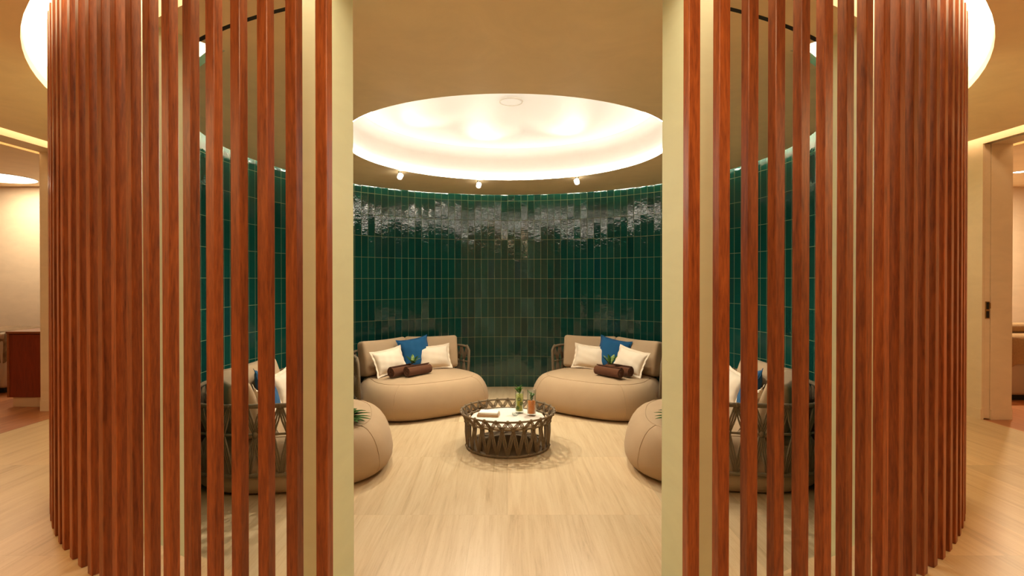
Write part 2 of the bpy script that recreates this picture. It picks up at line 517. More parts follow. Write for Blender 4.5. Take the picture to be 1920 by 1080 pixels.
# ------------------------------------------------------------------ corridor shell
RH = 3.535
struct(obj('ceiling_corridor', ring_to_rect(RH, -4.34, 4.34, -3.4, 9.4, ZX, 0.05, 128), M['ceiling_out']))
bm = bmesh.new()
add_sector(bm, RH, RH + 0.03, ZX + 0.0505, 2.80, 0, 360, 128, full=True)
struct(obj('ceiling_recess', bm, M['white']))
bm = sector(RO + 0.002, RH - 0.002, 2.760, 2.80, 0, 360, 128, full=True)
tag(obj('ring_light', bm, M['ring']), 'glowing ring recessed in the ceiling round the slatted drum', 'ceiling light')

def wall_x(name, x0, x1, spans, z1=2.92, m='plaster'):
    bm = bmesh.new()
    for (y0, y1, z0, zz) in spans:
        add_box(bm, x0, x1, y0, y1, z0, zz)
    return struct(obj(name, bm, M[m]))
LO0, LO1, RO0, RO1 = 3.5, 5.20, 3.3, 4.88
HEAD = 2.575
wall_x('wall_left', -4.654, -4.43, [(-3.4, LO0, 0, 2.92), (LO1, 9.4, 0, 2.92), (LO0, LO1, HEAD, 2.92)])
wall_x('wall_right', 4.43, 4.45, [(-3.4, RO0, 0, 2.92), (RO1, 9.4, 0, 2.92), (RO0, RO1, HEAD, 2.92)])
wall_x('wall_right_inner', 4.51, 4.712, [(-3.4, RO0, 0, 2.92), (RO1, 9.4, 0, 2.92), (RO0, RO1, HEAD, 2.92)])
struct(obj('wall_end', box(-4.43, 4.43, 9.4, 9.5, 0, 2.92), M['plaster']))
struct(obj('wall_near', box(-4.43, 4.43, -3.5, -3.4, 0, 2.92), M['plaster']))
bm = bmesh.new()
add_box(bm, -4.45, -4.2, -3.4, 9.4, 2.84, 2.90); add_box(bm, 4.2, 4.45, -3.4, 9.4, 2.84, 2.90)
struct(obj('ceiling_slot', bm, M['white']))
for nm, x in (('left', -4.316), ('right', 4.316)):
    o = obj('hall_light', box(x - 0.014, x + 0.014, -3.2, 9.2, ZX + 0.09, ZX + 0.11), M['led_hall'])
    tag(o, 'hidden light strip in the ceiling slot along the %s corridor wall' % nm, 'light strip', 'corridor slot lights')
# baseboards
def base_strip(name, boxes):
    bm = bmesh.new()
    for b in boxes: add_box(bm, *b)
    return struct(obj(name, bm, M['plaster']))
T = 0.008
base_strip('baseboard_left', [(-4.43, -4.43 + T, -3.4, LO0, 0, .103), (-4.43, -4.43 + T, LO1 - T, 9.4, 0, .103), (-4.654, -4.43, LO1 - T, LO1, 0, .103)])
base_strip('baseboard_right', [(4.43 - T, 4.43, -3.4, RO0, 0, .095), (4.43 - T, 4.43, RO1, 9.4, 0, .095), (4.512, 4.712, RO1 - T, RO1, 0, .095)])
# sliding door inside the right wall
d = struct(obj('door_1', box(4.453, 4.508, RO1 + 0.004, 5.75, 0.01, HEAD, 0.003), M['plaster']))
lk = obj('lock_plate', box(4.462, 4.500, RO1 - 0.002, RO1 + 0.006, 0.945, 1.105, 0.002), M['brass'], d)
for z0, z1 in ((0.952, 1.015), (1.032, 1.098)):
    obj('latch', box(4.468, 4.494, RO1 - 0.004, RO1 + 0.002, z0, z1), M['black'], lk)
obj('finger_pull', box(4.504, 4.512, RO1 + 0.0, RO1 + 0.03, 1.04, 1.09), M['brass'], d)

# rooms beyond
for side, s, xb in (('left', -1, -4.654), ('right', 1, 4.712)):
    xf = s * 8.2
    lo, hi = min(xb, xf), max(xb, xf)
    fl = (-8.2, -4.31) if s < 0 else (4.44, 8.2)
    struct(obj('floor_room_' + side, box(fl[0], fl[1], 1.8, 7.15, -0.2, -0.0005), M['planks']))
    struct(obj('wall_room_' + side, box(lo, hi, 7.12, 7.2, 0, 2.8), M['plaster']))
    struct(obj('wall_room_near_' + side, box(lo, hi, 1.72, 1.8, 0, 2.8), M['plaster']))
    struct(obj('wall_room_far_' + side, box(min(xf, xf + s * .08), max(xf, xf + s * .08), 1.72, 7.2, 0, 2.8), M['plaster']))
    x0, x1 = (lo, hi - 0.075) if s < 0 else (lo + 0.075, hi)
    struct(obj('ceiling_room_' + side, box(x0, x1, 1.8, 7.12, HEAD, HEAD + 0.04), M['ceiling_out']))
    struct(obj('ceiling_room_slot_' + side, box(lo, hi, 1.8, 7.12, 2.72, 2.78), M['white']))
    xl = xb + s * 0.12
    tag(obj('room_light', box(xl - .015, xl + .015, 1.9, 7.0, HEAD + .045, HEAD + .06), M['led_hall']),
        'hidden light strip in the room ceiling beyond the %s doorway' % side, 'light strip', 'treatment room slot lights')
base_strip('baseboard_room', [(-8.2, -4.66, 7.11, 7.12, 0, .1), (4.72, 8.2, 7.11, 7.12, 0, .1)])
cl = empty('ceiling_light', (-6.33, 6.47, HEAD)); tag(cl, 'large round glowing ceiling light in the room beyond the left doorway', 'ceiling light')
bm = bmesh.new(); add_lathe(bm, [(0, -0.004), (0.385, -0.004), (0.39, 0.004)], 64); obj('diffuser', bm, M['disc'], cl)
bm = bmesh.new(); add_lathe(bm, [(0.39, 0.004), (0.39, -0.008), (0.405, -0.008), (0.41, 0.004)], 64); obj('rim', bm, M['white'], cl)
dl = empty('downlight', (5.985, 6.13, HEAD)); tag(dl, 'small round downlight in the room ceiling beyond the right doorway', 'ceiling light')
bm = bmesh.new(); add_lathe(bm, [(0, -0.004), (0.05, -0.004), (0.052, 0.004)], 32); obj('lens', bm, M['lens'], dl)
bm = bmesh.new(); add_lathe(bm, [(0.052, 0.004), (0.052, -0.008), (0.068, -0.006), (0.07, 0.004)], 32); obj('rim', bm, M['white'], dl)
# cabinet in the left room
cb = empty('cabinet', (-4.9, 5.6, 0)); tag(cb, 'low dark red wooden cabinet inside the room beyond the left doorway', 'cabinet')
def cbx(n, b, m, bev=0.002):
    return obj(n, box(b[0] + 4.9, b[1] + 4.9, b[2] - 5.6, b[3] - 5.6, b[4], b[5], bev), M[m], cb)
cbx('side_panel', (-5.135, -5.115, 5.352, 5.85, .10, .755), 'cabinet_top')
cbx('front_panel', (-5.114, -4.665, 5.36, 5.38, .10, .748), 'cabinet')
cbx('body', (-5.114, -4.665, 5.381, 5.85, .10, .754), 'cabinet')
cbx('top', (-5.14, -4.662, 5.345, 5.86, .756, .778), 'cabinet_top')
cbx('plinth', (-5.09, -4.665, 5.37, 5.84, 0.0, .099), 'plaster')

def drape(x0, x1, y0, y1, ztop, hang, r=0.05, n=14, wob=0.012, seed=1):
    """cloth lying on a bed and hanging over all its sides, as a sheet with thickness"""
    rnd = random.Random(seed)
    bm = bmesh.new()
    prof = [(-0.30, 0), (-0.12, 0.004), (-0.03, 0.0)]
    N = 64
    def outline(k, off):
        a = 2 * PI * k / N
        cx, cy = (x0 + x1) / 2, (y0 + y1) / 2
        hw, hh = (x1 - x0) / 2 + off, (y1 - y0) / 2 + off
        c, s = math.cos(a), math.sin(a)
        e = 0.16
        return cx + hw * math.copysign(abs(c) ** e, c), cy + hh * math.copysign(abs(s) ** e, s)
    ph = [rnd.uniform(0, 6) for _ in range(4)]
    rings = []
    for j, (off, z) in enumerate([(-0.28, ztop + 0.004), (-0.08, ztop + .006), (-0.02, ztop), (0.012, ztop - 0.03), (0.016, ztop - hang * .5), (0.022, ztop - hang)]):
        ring = []
        for k in range(N):
            ww = wob * (math.sin(k * 1.3 + ph[0]) + math.sin(k * .7 + ph[1])) * (0.0 if j < 3 else j / 5)
            zz = z + (0.035 * math.sin(k * .45 + ph[2]) if j == 5 else 0)
            x, y = outline(k, off + ww)
            ring.append(bm.verts.new((x, y, zz)))
        rings.append(ring)
    for A, B in zip(rings, rings[1:]):
        for k in range(N):
            bm.faces.new((A[k], A[(k + 1) % N], B[(k + 1) % N], B[k]))
    bm.faces.new(rings[0])
    return bm

def bed(nm, x0, x1, y0, y1, mthrow, label):
    b = empty(nm, ((x0 + x1) / 2, (y0 + y1) / 2, 0)); tag(b, label, 'bed')
    ox, oy = b.location.x, b.location.y
    obj('base', box(x0 - ox, x1 - ox, y0 - oy, y1 - oy, 0.06, 0.62, 0.04, 3), M['bedbase'], b, True)
    obj('foot', box(x0 - ox + .06, x1 - ox - .06, y0 - oy + .06, y1 - oy - .06, 0.0, 0.065), M['black'], b)
    obj('mattress', box(x0 - ox, x1 - ox, y0 - oy, y1 - oy, 0.615, 0.70, 0.03, 3), M['bedbase'], b, True)
    obj('throw', drape(x0 - ox, x1 - ox, y0 - oy, y1 - oy, 0.712, 0.33), mthrow, b, True)
    return b
bed('massage_bed', 5.36, 6.2, 5.62, 7.0, M['throw'], 'massage bed under a tan throw in the room beyond the right doorway')
bed('massage_bed', -7.3, -5.77, 5.98, 6.75, M['throw_grey'], 'massage bed under a mottled grey throw in the room beyond the left doorway')
o = obj('rolled_towel', None or (lambda: (lambda bm: (add_tube(bm, [(5.42 + i * .03, 5.82, 0.775) for i in range(15)], 0.055, 16), bm)[1])(bmesh.new()))(), M['throw'], None, True)
tag(o, 'rolled tan towel lying on the bed beyond the right doorway', 'towel')

# ------------------------------------------------------------------ slats
SW, SD = 0.044, 0.040
sl_bm = box(-SW / 2, SW / 2, -SD / 2, SD / 2, 0.0, 2.757, 0.0025, 1)
ORD = ['first', 'second', 'third', 'fourth', 'fifth', 'sixth', 'seventh', 'eighth', 'ninth', 'tenth', 'eleventh', 'twelfth', 'thirteenth',
       'fourteenth', 'fifteenth', 'sixteenth', 'seventeenth', 'eighteenth', 'nineteenth', 'twentieth', 'twenty-first', 'twenty-second', 'twenty-third']
slat0 = None
jit = {14: 0.35, 15: -0.1}
for side, s in (('left', -1), ('right', 1)):
    for k in range(22):
        ph = 10.97 + 1.978 * k + jit.get(k, 0) * (1 if side == 'left' else 0)
        if slat0 is None:
            o = slat0 = obj('wooden_slat', sl_bm, M['slat'])
        else:
            o = slat0.copy(); C.objects.link(o)
        o.location = pol(3.4065, s * ph, 0.0)
        o.rotation_euler = (0, 0, rad(s * ph))
        tag(o, 'reddish brown vertical wooden slat, %s one to the %s of the doorway' % (ORD[k], side), 'slat', 'slats on the %s of the doorway' % side)

# ------------------------------------------------------------------ daybeds
W2, D2, NE = 0.81, 0.71, 2.8
def sup(a, w, d, n=NE):
    c, s = math.cos(a), math.sin(a)
    k = (abs(c / w) ** n + abs(s / d) ** n) ** (-1 / n)
    x, y = k * c, k * s
    return x * (1 - .06 * math.tanh(y / .35)), y       # wider towards the front
def seat_bm():
    bm = bmesh.new()
    N = 72
    prof = [(.10, .012), (.06, .022), (.025, .055), (.004, .10), (0.0, .145), (.008, .20), (.022, .26), (.045, .315), (.072, .36), (.105, .394), (.145, .415), (.163, .4185), (.170, .421), (.25, .432), (.34, .444), (.48, .451), (.60, .453)]
    rings = []
    for ins, z in prof:
        ring = []
        for k in range(N):
            a = 2 * PI * k / N
            x, y = sup(a, max(.01, W2 - ins), max(.01, D2 - ins))
            ring.append(bm.verts.new((x, y, z)))
        rings.append(ring)
    for A, B in zip(rings, rings[1:]):
        for k in range(N):
            bm.faces.new((A[k], A[(k + 1) % N], B[(k + 1) % N], B[k]))
    bm.faces.new(rings[0][::-1]); bm.faces.new(rings[-1])
    return bm
def seam_bm():
    bm = bmesh.new()
    add_tube(bm, [(*sup(2 * PI * k / 72, W2 - .1665, D2 - .1665), .4205) for k in range(72)], .0035, 5, closed=True)
    for a0 in (-PI / 4, -3 * PI / 4):
        pts = []
        for ins, z in [(.163, .419), (.145, .416), (.105, .395), (.072, .361), (.045, .316), (.022, .261), (.008, .201), (0, .146), (.004, .10), (.025, .055), (.06, .022)]:
            x, y = sup(a0, W2 - ins, D2 - ins)
            pts.append((x, y, z))
        add_tube(bm, pts, .0032, 5)
    return bm
# rail: from the front end of one arm, round the back, to the other
def upath(n=60, off=0.03, a0=0.20, a1=PI + 0.12):
    return [sup(a0 + (a1 - a0) * i / (n - 1), W2 + off, D2 + off, 3.0) for i in range(n)]
def resample(pts, m):
    L = [0]
    for p, q in zip(pts, pts[1:]):
        L.append(L[-1] + math.hypot(q[0] - p[0], q[1] - p[1]))
    out = []
    for i in range(m):
        s = L[-1] * i / (m - 1)
        j = 0
        while j < len(L) - 2 and L[j + 1] < s: j += 1
        f = (s - L[j]) / max(1e-9, L[j + 1] - L[j])
        out.append((pts[j][0] + (pts[j + 1][0] - pts[j][0]) * f, pts[j][1] + (pts[j + 1][1] - pts[j][1]) * f))
    return out
ZT, ZM, ZB = .715, .50, .185
def frame_bm():
    bm = bmesh.new()
    P = resample(upath(90, .045), 70)
    def lev(i, z):
        # the shell leans in a little towards the bottom
        k = 1.0 - 0.035 * (ZT - z) / (ZT - ZB)
        return (P[i][0] * k, P[i][1] * k, z)
    top = [lev(i, ZT) for i in range(3, 67)]
    bot = [lev(i, ZB) for i in range(66, 2, -1)]
    def corner(i, z0, z1, inner):
        pts = []
        for q in range(1, 8):
            a = q / 8 * PI
            pts.append(None)
        return pts
    eA = [lev(1, ZT - .012), lev(0, ZT - .06), lev(0, ZM), lev(0, ZB + .06), lev(1, ZB + .012)]
    eB = [lev(68, ZT - .012), lev(69, ZT - .06), lev(69, ZM), lev(69, ZB + .06), lev(68, ZB + .012)]
    loop = top + eB + bot + eA[::-1]
    add_tube(bm, loop, .018, 8, closed=True)
    add_tube(bm, [lev(i, ZM) for i in range(0, 70)], .009, 6)
    # two thin legs' worth of ties holding the shell to the seat
    return bm
def strands(bm, a, b, n=3, r=.0068, spread=.0135, bow=0.0):
    a, b = Vector(a), Vector(b)
    t = (b - a).normalized()
    out = Vector((a.x, a.y, 0)).normalized() if (a.x or a.y) else Vector((1, 0, 0))
    side = t.cross(out).normalized()
    for q in range(n):
        o = side * spread * (q - (n - 1) / 2)
        mid = (a + b) / 2 + o * 1.15 + out * bow
        add_tube(bm, [a + o * .7, mid, b + o * .7], r, 5)
def knot(bm, p, r=.022, h=.03):
    add_lathe(bm, [(0, -h), (r * .7, -h * .8), (r, 0), (r * .7, h * .8), (0, h)], 7, p[0], p[1], p[2])
def weave_bm():
    bm = bmesh.new()
    m = 49
    P = resample(upath(90, .045), m)
    def lev(i, z):
        k = 1.0 - 0.035 * (ZT - z) / (ZT - ZB)
        return (P[i][0] * k, P[i][1] * k, z)
    for i in range(1, m - 1, 2):
        for j in (i - 1, i + 1):
            strands(bm, lev(i, ZT + .004), lev(j, ZM), bow=.006)
        knot(bm, lev(i, ZT), .021, .020)
    for j in range(0, m, 2):
        for i in (j - 1, j + 1):
            if 0 <= i < m:
                strands(bm, lev(j, ZM), lev(i, ZB), bow=.006)
        knot(bm, lev(j, ZM), .021, .026)
    for i in range(1, m - 1, 2):
        knot(bm, lev(i, ZB), .019, .018)
    return bm

def pillow_bm(w, h, t, flange=0.0, N=22, pinch=0.05, seed=0, corner=0.012):
    """cushion standing in the XZ plane, front towards -Y, origin at its middle"""
    rnd = random.Random(seed)
    bm = bmesh.new()
    ph = [rnd.uniform(0, 6) for _ in range(6)]
    grids = []
    for sgn in (-1, 1):
        g = {}
        for i in range(N + 1):
            for j in range(N + 1):
                u, v = -1 + 2 * i / N, -1 + 2 * j / N
                pu = 1 - pinch * (1 - v * v) * 0 - pinch * (1 - abs(v) ** 2.0) * abs(u) ** 3
                pv = 1 - pinch * (1 - abs(u) ** 2.0) * abs(v) ** 3
                x, z = u * w / 2 * pu, v * h / 2 * pv
                e = max(0, (1 - abs(u) ** 2.6)) ** .62 * max(0, (1 - abs(v) ** 2.6)) ** .62
                wr = .006 * math.sin(9 * u + 4 * v + ph[0]) * math.sin(6 * v - 5 * u + ph[1]) * (1 - e * .6) * min(1, 4 * e)
                y = sgn * (t / 2 * e + wr * (1 if e > 0 else 0))
                x += corner * abs(u * v) ** 6 * math.copysign(1, u); z += corner * abs(u * v) ** 6 * math.copysign(1, v)
                border = i in (0, N) or j in (0, N)
                if border and sgn == 1:
                    g[i, j] = grids[0][i, j]
                else:
                    g[i, j] = bm.verts.new((x, 0 if border else y, z))
        for i in range(N):
            for j in range(N):
                bm.faces.new((g[i, j], g[i + 1, j], g[i + 1, j + 1], g[i, j + 1]))
        grids.append(g)
    return bm, grids[0], N
def flange_bm(w, h, fl, pinch=.05, N=22, corner=.012):
    """thin flat border sewn round a pillow"""
    bm = bmesh.new()
    loop = []
    for i in range(N): loop.append((-1 + 2 * i / N, -1))
    for j in range(N): loop.append((1, -1 + 2 * j / N))
    for i in range(N): loop.append((1 - 2 * i / N, 1))
    for j in range(N): loop.append((-1, 1 - 2 * j / N))
    cols = []
    for q, (u, v) in enumerate(loop):
        pu = 1 - pinch * (1 - v * v) * abs(u) ** 3; pv = 1 - pinch * (1 - u * u) * abs(v) ** 3
        x, z = u * w / 2 * pu, v * h / 2 * pv
        x += corner * abs(u * v) ** 6 * math.copysign(1, u); z += corner * abs(u * v) ** 6 * math.copysign(1, v)
        nx, nz = (u if abs(u) > .999 else 0), (v if abs(v) > .999 else 0)
        rip = .004 * math.sin(q * 1.1)
        cols.append([bm.verts.new((x - nx * .008, -.002, z - nz * .008)), bm.verts.new((x + nx * fl, rip - .002, z + nz * fl)),
                     bm.verts.new((x + nx * fl, rip + .002, z + nz * fl)), bm.verts.new((x - nx * .008, .002, z - nz * .008))])
    for k in range(len(cols)):
        A, B = cols[k], cols[(k + 1) % len(cols)]
        for q in range(4):
            bm.faces.new((A[q], A[(q + 1) % 4], B[(q + 1) % 4], B[q]))
    return bm

def back_cushion_bm(w=.735, h=.45, t=.19):
    bm = bmesh.new()
    add_box(bm, -w / 2, w / 2, -t / 2, t / 2, -h / 2, h / 2)
    bmesh.ops.bevel(bm, geom=bm.edges[:], offset=.045, segments=4, affect='EDGES', profile=.5)
    bmesh.ops.subdivide_edges(bm, edges=[e for e in bm.edges if e.calc_length() > .2], cuts=7, use_grid_fill=True)
    for v in bm.verts:
        u, q = v.co.x / (w / 2), v.co.z / (h / 2)
        v.co.y *= 1 + .22 * (1 - min(1, u * u)) * (1 - min(1, q * q)) + .0
        v.co.z -= .012 * (1 - u * u) * (1 if q > 0.7 else 0)
        if q > 0: v.co.y *= 1 - .28 * q
    return bm

def make_daybed():
    t = empty('daybed')
    obj('seat', seat_bm(), M['sofa'], t, True)
    obj('seam', seam_bm(), M['sofa'], t, True)
    obj('frame', frame_bm(), M['rope'], t, True)
    obj('rope_weave', weave_bm(), M['rope'], t, True)
    for s in (-1, 1):
        c = obj('back_cushion', back_cushion_bm(), M['cushion'], t, True, (s * .345, .41, .648), (rad(-10), 0, rad(-s * 19)))
    return t
DB = {'back_left': ((-1.13, 6.80), 34.5), 'back_right': ((1.20, 6.82), -36.0), 'front_left': ((-1.88, 4.75), 106.0), 'front_right': ((1.90, 4.77), -106.0)}
DLAB = {'back_left': 'round taupe daybed against the tile wall, left of the two at the back',
        'back_right': 'round taupe daybed against the tile wall, right of the two at the back',
        'front_left': 'taupe daybed half hidden behind the slats left of the doorway',
        'front_right': 'taupe daybed half hidden behind the slats right of the doorway'}
proto = make_daybed()
for i, (k, ((x, y), th)) in enumerate(DB.items()):
    o = proto if i == 0 else copy_tree(proto)
    o.location = (x, y, ZIN); o.rotation_euler = (0, 0, rad(th))
    o.scale = (-1 if 'right' in k else 1, 1.14 if 'front' in k else 1, 1)      # the long arm is the outer one
    tag(o, DLAB[k], 'daybed', 'daybeds round the coffee table')
def on_bed(k, lx, b, z):
    (x, y), th = DB[k]
    c, s = math.cos(rad(th)), math.sin(rad(th))
    return Vector((x + lx * c - b * s, y + lx * s + b * c, ZIN + z)), rad(th)

# pillows
pb, _, _ = pillow_bm(.42, .285, .14, seed=2)
white0 = empty('throw_pillow'); obj('cover', pb, M['pil_w'], white0, True); obj('flange', flange_bm(.42, .285, .022), M['pil_w'], white0)
pb, _, _ = pillow_bm(.42, .42, .14, seed=5, pinch=.07)
blue0 = empty('throw_pillow'); obj('cover', pb, M['pil_b'], blue0, True); obj('flange', flange_bm(.42, .42, .010, pinch=.07), M['pil_b'], blue0)
PIL = [  # daybed, kind, lx, b, z, lean, roll(in plane), yaw, label
    ('back_left', 'w', -.38, .13, .615, 24, 6, 12, 'white rectangular pillow on the back left daybed, in front of the blue one'),
    ('back_left', 'b', .05, .28, .660, 18, 7, -2, 'square blue pillow on the back left daybed between two white ones'),
    ('back_left', 'w', .28, .19, .605, 20, 3, -12, 'white rectangular pillow on the back left daybed, right of the blue one'),
    ('back_right', 'w', -.24, .20, .605, 20, -4, 12, 'white rectangular pillow on the back right daybed, left of the blue one'),
    ('back_right', 'b', .05, .28, .655, 18, -9, 4, 'square blue pillow on the back right daybed between two white ones'),
    ('back_right', 'w', .37, .12, .615, 24, -9, -12, 'white rectangular pillow on the back right daybed, in front of the blue one'),
    ('front_left', 'w', -.38, .24, .595, 22, 0, 18, 'white pillow behind the slats on the front left daybed, nearest the rope arm'),
    ('front_left', 'b', .13, .30, .630, 22, -10, 4, 'blue pillow seen between the slats on the front left daybed'),
    ('front_left', 'w', .47, .19, .605, 22, 4, -16, 'white pillow behind the blue one on the front left daybed'),
    ('front_right', 'w', .38, .24, .595, 22, 0, -18, 'white pillow behind the slats on the front right daybed, nearest the rope arm'),
    ('front_right', 'b', -.13, .30, .630, 22, 10, -4, 'blue pillow seen between the slats on the front right daybed'),
    ('front_right', 'w', -.47, .19, .605, 22, -4, 16, 'white pillow behind the blue one on the front right daybed'),
]
used = set()
for (k, kd, lx, b, z, lean, roll, yaw, lab) in PIL:
    src = white0 if kd == 'w' else blue0
    o = src if kd not in used else copy_tree(src)
    used.add(kd)
    p, th = on_bed(k, lx, b, z)
    o.location = p
    o.rotation_mode = 'QUATERNION'
    o.rotation_quaternion = (Matrix.Rotation(th + rad(yaw), 4, 'Z') @ Matrix.Rotation(rad(-lean), 4, 'X') @ Matrix.Rotation(rad(-roll), 4, 'Y')).to_quaternion()
    tag(o, lab, 'pillow', 'white throw pillows' if kd == 'w' else 'blue throw pillows')

# rolled towels
def towel_bm(L=.38, r=.070):
    bm = bmesh.new()
    N, turns = 78, 3.1
    pts = []
    for i in range(N + 1):
        a = i / N * turns * 2 * PI
        q = .010 + (r - .010) * i / N
        pts.append((q * math.cos(a + .9), q * math.sin(a + .9)))
    th = .0135
    cols = []
    for i, (y, z) in enumerate(pts):
        d = math.hypot(y, z)
        y2, z2 = y * (d - th) / d, z * (d - th) / d
        x = L / 2
        cols.append([bm.verts.new(v) for v in ((-x, y, z), (x, y, z), (x, y2, z2), (-x, y2, z2))])
    for A, B in zip(cols, cols[1:]):
        for q in range(4):
            bm.faces.new((A[q], A[(q + 1) % 4], B[(q + 1) % 4], B[q]))
    bm.faces.new(cols[0]); bm.faces.new(cols[-1][::-1])
    return bm
tw0 = obj('rolled_towel', towel_bm(), M['towel'])
for i, (x, y, a, lab) in enumerate([
        (-1.13, 6.60, 52, 'brown rolled towel on the back left daybed, right of the pair'),
        (-1.325, 6.56, 56, 'brown rolled towel on the back left daybed, left of the pair'),
        (1.25, 6.49, -50, 'brown rolled towel on the back right daybed, in front of its pair'),
        (1.40, 6.60, -52, 'brown rolled towel on the back right daybed, behind its pair')]):
    o = tw0 if i == 0 else tw0.copy()
    if i: C.objects.link(o)
    o.location = (x, y, ZIN + .521); o.rotation_euler = (0, 0, rad(a))
    tag(o, lab, 'towel', 'rolled towels on the back daybeds')

# leaf sprigs
def add_leaf(bm, base, d, L, Wd, up=.3, bend=.4, n=7):
    d = Vector(d).normalized()
    side = d.cross(Vector((0, 0, 1)))
    if side.length < .1: side = Vector((1, 0, 0))
    side.normalize()
    nrm = side.cross(d).normalized()
    base = Vector(base)
    prev = None
    for i in range(n + 1):
        s = i / n
        c = base + d * L * s + Vector((0, 0, 1)) * L * (up * s - bend * s * s)
        wd = Wd * (math.sin(PI * min(1, s * .97 + .03)) ** .7) * (1 - .3 * s)
        row = [bm.verts.new(c - side * wd / 2 + nrm * wd * .14), bm.verts.new(c), bm.verts.new(c + side * wd / 2 + nrm * wd * .14)]
        row += [bm.verts.new(v.co - nrm * .0016) for v in row]
        if prev:
            for a, b in ((0, 1), (1, 2)):
                bm.faces.new((prev[a], prev[b], row[b], row[a]))
                bm.faces.new((prev[a + 3], row[a + 3], row[b + 3], prev[b + 3]))
            bm.faces.new((prev[0], row[0], row[3], prev[3])); bm.faces.new((prev[2], prev[5], row[5], row[2]))
        else:
            bm.faces.new((row[0], row[3], row[4], row[1])); bm.faces.new((row[1], row[4], row[5], row[2]))
        prev = row
    bm.faces.new((prev[0], prev[1], prev[4], prev[3])); bm.faces.new((prev[1], prev[2], prev[5], prev[4]))
def sprig(name, loc, rz, leaves, lab, cat, grp=None, pale=False, stemL=.1):
    e = empty(name, loc, rz); tag(e, lab, cat, grp)
    bm = bmesh.new(); add_tube(bm, [(-stemL, 0, .004), (-stemL * .3, .004, .008), (.03, 0, .012)], .004, 6); obj('stem', bm, M['leaf'], e, True)
    for i, (a, el, L, Wd, up, bend) in enumerate(leaves):
        bm = bmesh.new()
        add_leaf(bm, (0.01 * i - .02, 0, .012), (math.cos(rad(a)), math.sin(rad(a)), el), L, Wd, up, bend)
        obj('leaf', bm, M['leaf_pale'] if (pale and i % 2) else M['leaf'], e, True)
    return e
small = [(150, 1.1, .125, .050, .3, .3), (80, 1.5, .13, .05, .2, .25), (30, 1.0, .125, .048, .3, .35), (-10, .8, .11, .05, .3, .4), (195, .7, .10, .04, .2, .3)]
sprig('leaf_sprig', (-1.20, 6.64, ZIN + .590), rad(20), small, 'small green leaf sprig lying on the brown towels of the back left daybed', 'leaf', 'leaf sprigs on the daybeds', True, .03)
sprig('leaf_sprig', (1.29, 6.57, ZIN + .592), rad(-10), [(-160, 1.0, .13, .05, .3, .3), (160, 1.2, .13, .05, .3, .3), (110, 1.5, .14, .05, .2, .25), (60, 1.4, .14, .06, .3, .35), (25, 1.2, .13, .06, .3, .3)],
      'small green leaf sprig standing on the brown towels of the back right daybed', 'leaf', 'leaf sprigs on the daybeds', True, .03)
fern = [(6, .06, .26, .062, .12, .14), (24, .08, .26, .062, .2, .2), (-12, .05, .26, .060, .1, .12), (-30, .05, .24, .060, .1, .12), (44, .12, .22, .08, .35, .33), (70, .18, .19, .085, .45, .4), (-50, .06, .2, .055, .12, .15), (-75, .06, .17, .05, .12, .15)]
sprig('palm_leaf', (-1.43, 4.50, ZIN + .449), rad(5), fern, 'green palm leaf lying on the seat of the front left daybed', 'leaf', 'palm leaves on the front daybeds')
sprig('palm_leaf', (1.52, 4.52, ZIN + .449), rad(178), [(a * -1, b, c, d, e, f) for a, b, c, d, e, f in fern], 'green palm leaf lying on the seat of the front right daybed', 'leaf', 'palm leaves on the front daybeds')

# ------------------------------------------------------------------ coffee table
ct = empty('coffee_table', (0.0, 5.245, ZIN)); tag(ct, 'low round coffee table in a woven rope basket frame with a white top', 'table')
NB = 26
def cp(r, i, z): 
    a = 2 * PI * i / NB
    return (r * math.sin(a), -r * math.cos(a), z)
def ringtube(r, z, t, n=78):
    bm = bmesh.new(); add_tube(bm, [(r * math.cos(2 * PI * k / n), r * math.sin(2 * PI * k / n), z) for k in range(n)], t, 8, closed=True); return bm
obj('top_ring', ringtube(.468, .351, .010), M['rope'], ct, True)
obj('middle_ring', ringtube(.425, .270, .010), M['rope'], ct, True)
obj('base_ring', ringtube(.412, .014, .012), M['rope'], ct, True)
bm = bmesh.new()
for i in range(NB):
    for s in (-.5, .5):
        strands(bm, cp(.47, i, .354), cp(.425, i + s, .270), 3, .0052, .0115)
        strands(bm, cp(.425, i + s, .270), cp(.412, i, .016), 3, .0050, .0115, .008)
    knot(bm, cp(.468, i, .351), .017, .018)
    knot(bm, cp(.425, i + .5, .270), .020, .020)
    knot(bm, cp(.412, i, .018), .018, .015)
obj('rope_weave', bm, M['rope'], ct, True)
bm = bmesh.new(); add_lathe(bm, [(0, .260), (.362, .260), (.37, .264), (.37, .278), (.366, .282), (0, .282)], 72); obj('table_top', bm, M['marble'], ct)
bm = bmesh.new(); add_lathe(bm, [(0, .004), (.398, .004), (.398, .022), (0, .022)], 64); obj('base_plate', bm, M['plate'], ct)
for k in range(4):
    a = PI / 4 + k * PI / 2
    bm = bmesh.new(); add_tube(bm, [(.36 * math.cos(a), .36 * math.sin(a), .02), (.36 * math.cos(a), .36 * math.sin(a), .262)], .012, 8); obj('leg', bm, M['rope'], ct, True)
for k in range(4):
    bm = bmesh.new()
    a = k * PI / 2
    add_tube(bm, [(.34 * math.cos(a), .34 * math.sin(a), .255), (.425 * math.cos(a), .425 * math.sin(a), .268)], .008, 6)
    obj('strut', bm, M['rope'], ct, True)
ZTAB = ZIN + .282

